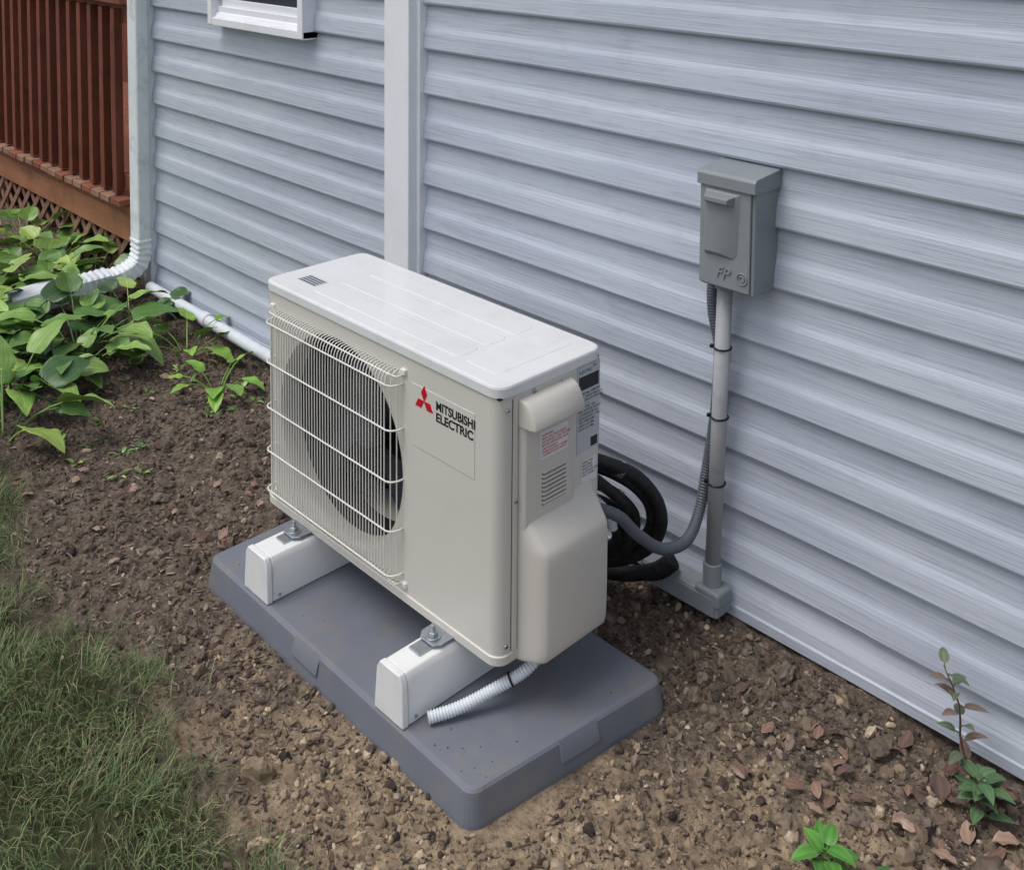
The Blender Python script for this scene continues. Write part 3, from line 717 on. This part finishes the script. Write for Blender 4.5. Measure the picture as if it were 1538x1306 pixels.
tube('line_cross',[(-.03,.31,.40),(-.02,.38,.33),(-.06,.45,.24),(-.12,.5,.14)],.012,M['blk'],rl,16)
tube('line_tail',[(.005,.53,.15),(-.04,.51,.11),(-.14,.49,.07),(-.3,.47,.05)],.016,M['blk'],rl,16)
tube('line_tail_b',[(-.01,.56,.12),(-.06,.54,.08),(-.2,.5,.05)],.014,M['blk'],rl,16)
for i,(p,a,R) in enumerate((((-.033,.393,.391),(.6,.6,-.5),.0155),((-.038,.392,.330),(.5,.6,-.6),.0118))):
    a=np.array(a)/np.linalg.norm(a)
    V_,F_=tubegeo([np.array(p)-a*.006,np.array(p)+a*.006],R+.0015,20); mesh('clamp_%d'%i,V_,F_,M['zinc'],rl,smooth=True)
tube('white_drain',[(-.04,.31,.36),(-.005,.32,.335),(.0,.33,.30)],.009,M['wpvc'],rl,12,.001,.006)

# ---------------------------------------------------------------- disconnect box
bx=empty('electrical_disconnect_box',(.12,.58,.9))
bx0,bx1=.056,.188; by0=.540
box('enclosure',bx0,bx1,by0,WY+.001,.785,1.018,M['boxg'],bx,.004)
box('door',bx0-.001,bx1-.008,by0-.006,by0-.0005,.790,1.015,M['boxg'],bx,.003)
prism('hood',[(by0-.012,1.002),(by0-.012,1.026),(by0-.006,1.033),(WY-.0,1.042),(WY-.0,1.002)],'x',bx0-.006,bx1+.006,M['boxg'],bx,.002)
def raised(name,poly0,poly1,y0,y1):
    v=[(a,y0,b) for a,b in poly0]+[(a,y1,b) for a,b in poly1]; n=len(poly0)
    mesh(name,v,[tuple(range(n,2*n))]+[(i,(i+1)%n,n+(i+1)%n,n+i) for i in range(n)],M['boxg'],bx,bevel=.0025)
raised('door_panel',[(.068,.996),(.156,.996),(.150,.866),(.142,.855),(.068,.855)],[(.076,.986),(.140,.986),(.118,.868),(.114,.864),(.076,.864)],by0-.0061,by0-.016)
raised('door_handle',[(.074,.991),(.146,.991),(.142,.966),(.074,.966)],[(.080,.985),(.138,.985),(.136,.974),(.080,.974)],by0-.0125,by0-.030)
text('embossed_letters','FP',(.098,by0-.0065,.812),(math.pi/2,0,0),.034,M['boxg'],bx,.0022,.0002,1,.3)
ringat('knockout',(.163,by0-.007,.820),(0,1,0),.012,.0016,M['boxg'],bx)
ringat('knockout_in',(.163,by0-.007,.820),(0,1,0),.006,.0013,M['boxg'],bx)
cd=empty('electrical_conduit',(.08,.58,.4))
tube('conduit',[(.092,.580,.786),(.075,.580,.122)],.0168,M['cond'],cd,28,sp=False)
cyl('bell_end',(.0755,.580,.105),(.0748,.580,.155),.0205,M['fit'],cd,28,.002)
cyl('lock_nut',(.0915,.580,.772),(.0918,.580,.784),.022,M['boxg'],cd,28,.002)
box('fitting_body',-.105,.108,.553,.608,.046,.096,M['fit'],cd,.007,3)
box('fitting_cover',-.095,.100,.549,.5525,.051,.091,M['fit'],cd,.002)
box('fitting_hub',.048,.112,.550,.606,.070,.106,M['fit'],cd,.008,3)
for z in (.640,.485,.335):
    xx=.075+.017*(z-.122)/.664; ringat('cable_tie',(xx-.0005,.581,z),(0,0,1),.0188,.0022,M['tape'],cd)
    box('tie_head',xx-.024,xx-.016,.566,.574,z-.003,z+.004,M['tape'],cd,.001)
fc=empty('flexible_conduit',(.04,.59,.5))
tube('hose',[(.052,.600,.825),(.045,.600,.76),(.046,.603,.70),(.060,.609,.62),(.056,.609,.5),(.046,.606,.40),(.040,.597,.33),(.048,.565,.265),(.063,.50,.232),(.060,.42,.245),(.050,.35,.300),(.040,.30,.355),(.02,.26,.38)],.0115,M['flex'],fc,14,.0011,.0065)
cyl('fitting',(.052,.600,.80),(.052,.600,.84),.015,M['boxg'],fc,20,.002)

# ---------------------------------------------------------------- camera, light
yaw,pitch,roll=.7948,.0693,.0084
cy,sy=math.cos(yaw),math.sin(yaw)
fw=np.array([-sy*math.cos(pitch),cy*math.cos(pitch),-math.sin(pitch)]); r=np.array([cy,sy,0.]); u=np.cross(r,fw)
r2=r*math.cos(roll)+u*math.sin(roll); u2=np.cross(r2,fw)
mw=Matrix(((r2[0],u2[0],-fw[0],1.3719),(r2[1],u2[1],-fw[1],-1.3237),(r2[2],u2[2],-fw[2],1.5861),(0,0,0,1)))
cam=bpy.data.cameras.new('camera'); cam.sensor_fit='HORIZONTAL'; cam.sensor_width=36; cam.lens=36*1611.53/1538; cam.shift_y=-(653+30.79)/1538; cam.clip_start=.05; cam.clip_end=500
co=link(bpy.data.objects.new('camera',cam)); co.matrix_world=mw; sc.camera=co

el,az=math.radians(64),math.radians(205)
w=bpy.data.worlds.new('World'); sc.world=w; w.use_nodes=True; nt=w.node_tree; bg=nt.nodes['Background']
sky=nt.nodes.new('ShaderNodeTexSky'); sky.sky_type='NISHITA'; sky.sun_disc=False; sky.sun_elevation=el; sky.sun_rotation=az; sky.dust_density=3.5; sky.air_density=1.0; sky.ozone_density=1.0
hs=nt.nodes.new('ShaderNodeHueSaturation'); hs.inputs['Saturation'].default_value=.5
nt.links.new(sky.outputs[0],hs.inputs['Color']); nt.links.new(hs.outputs[0],bg.inputs[0]); bg.inputs[1].default_value=.148
sl=bpy.data.lights.new('sun','SUN'); sl.energy=1.05; sl.angle=math.radians(32); sl.color=(1,.97,.93)
so=link(bpy.data.objects.new('sun',sl))
d=Vector((math.sin(az)*math.cos(el),math.cos(az)*math.cos(el),math.sin(el)))
so.rotation_euler=d.to_track_quat('Z','Y').to_euler(); so.location=d*10
sc.view_settings.view_transform='Standard'; sc.view_settings.look='None'; sc.view_settings.exposure=0
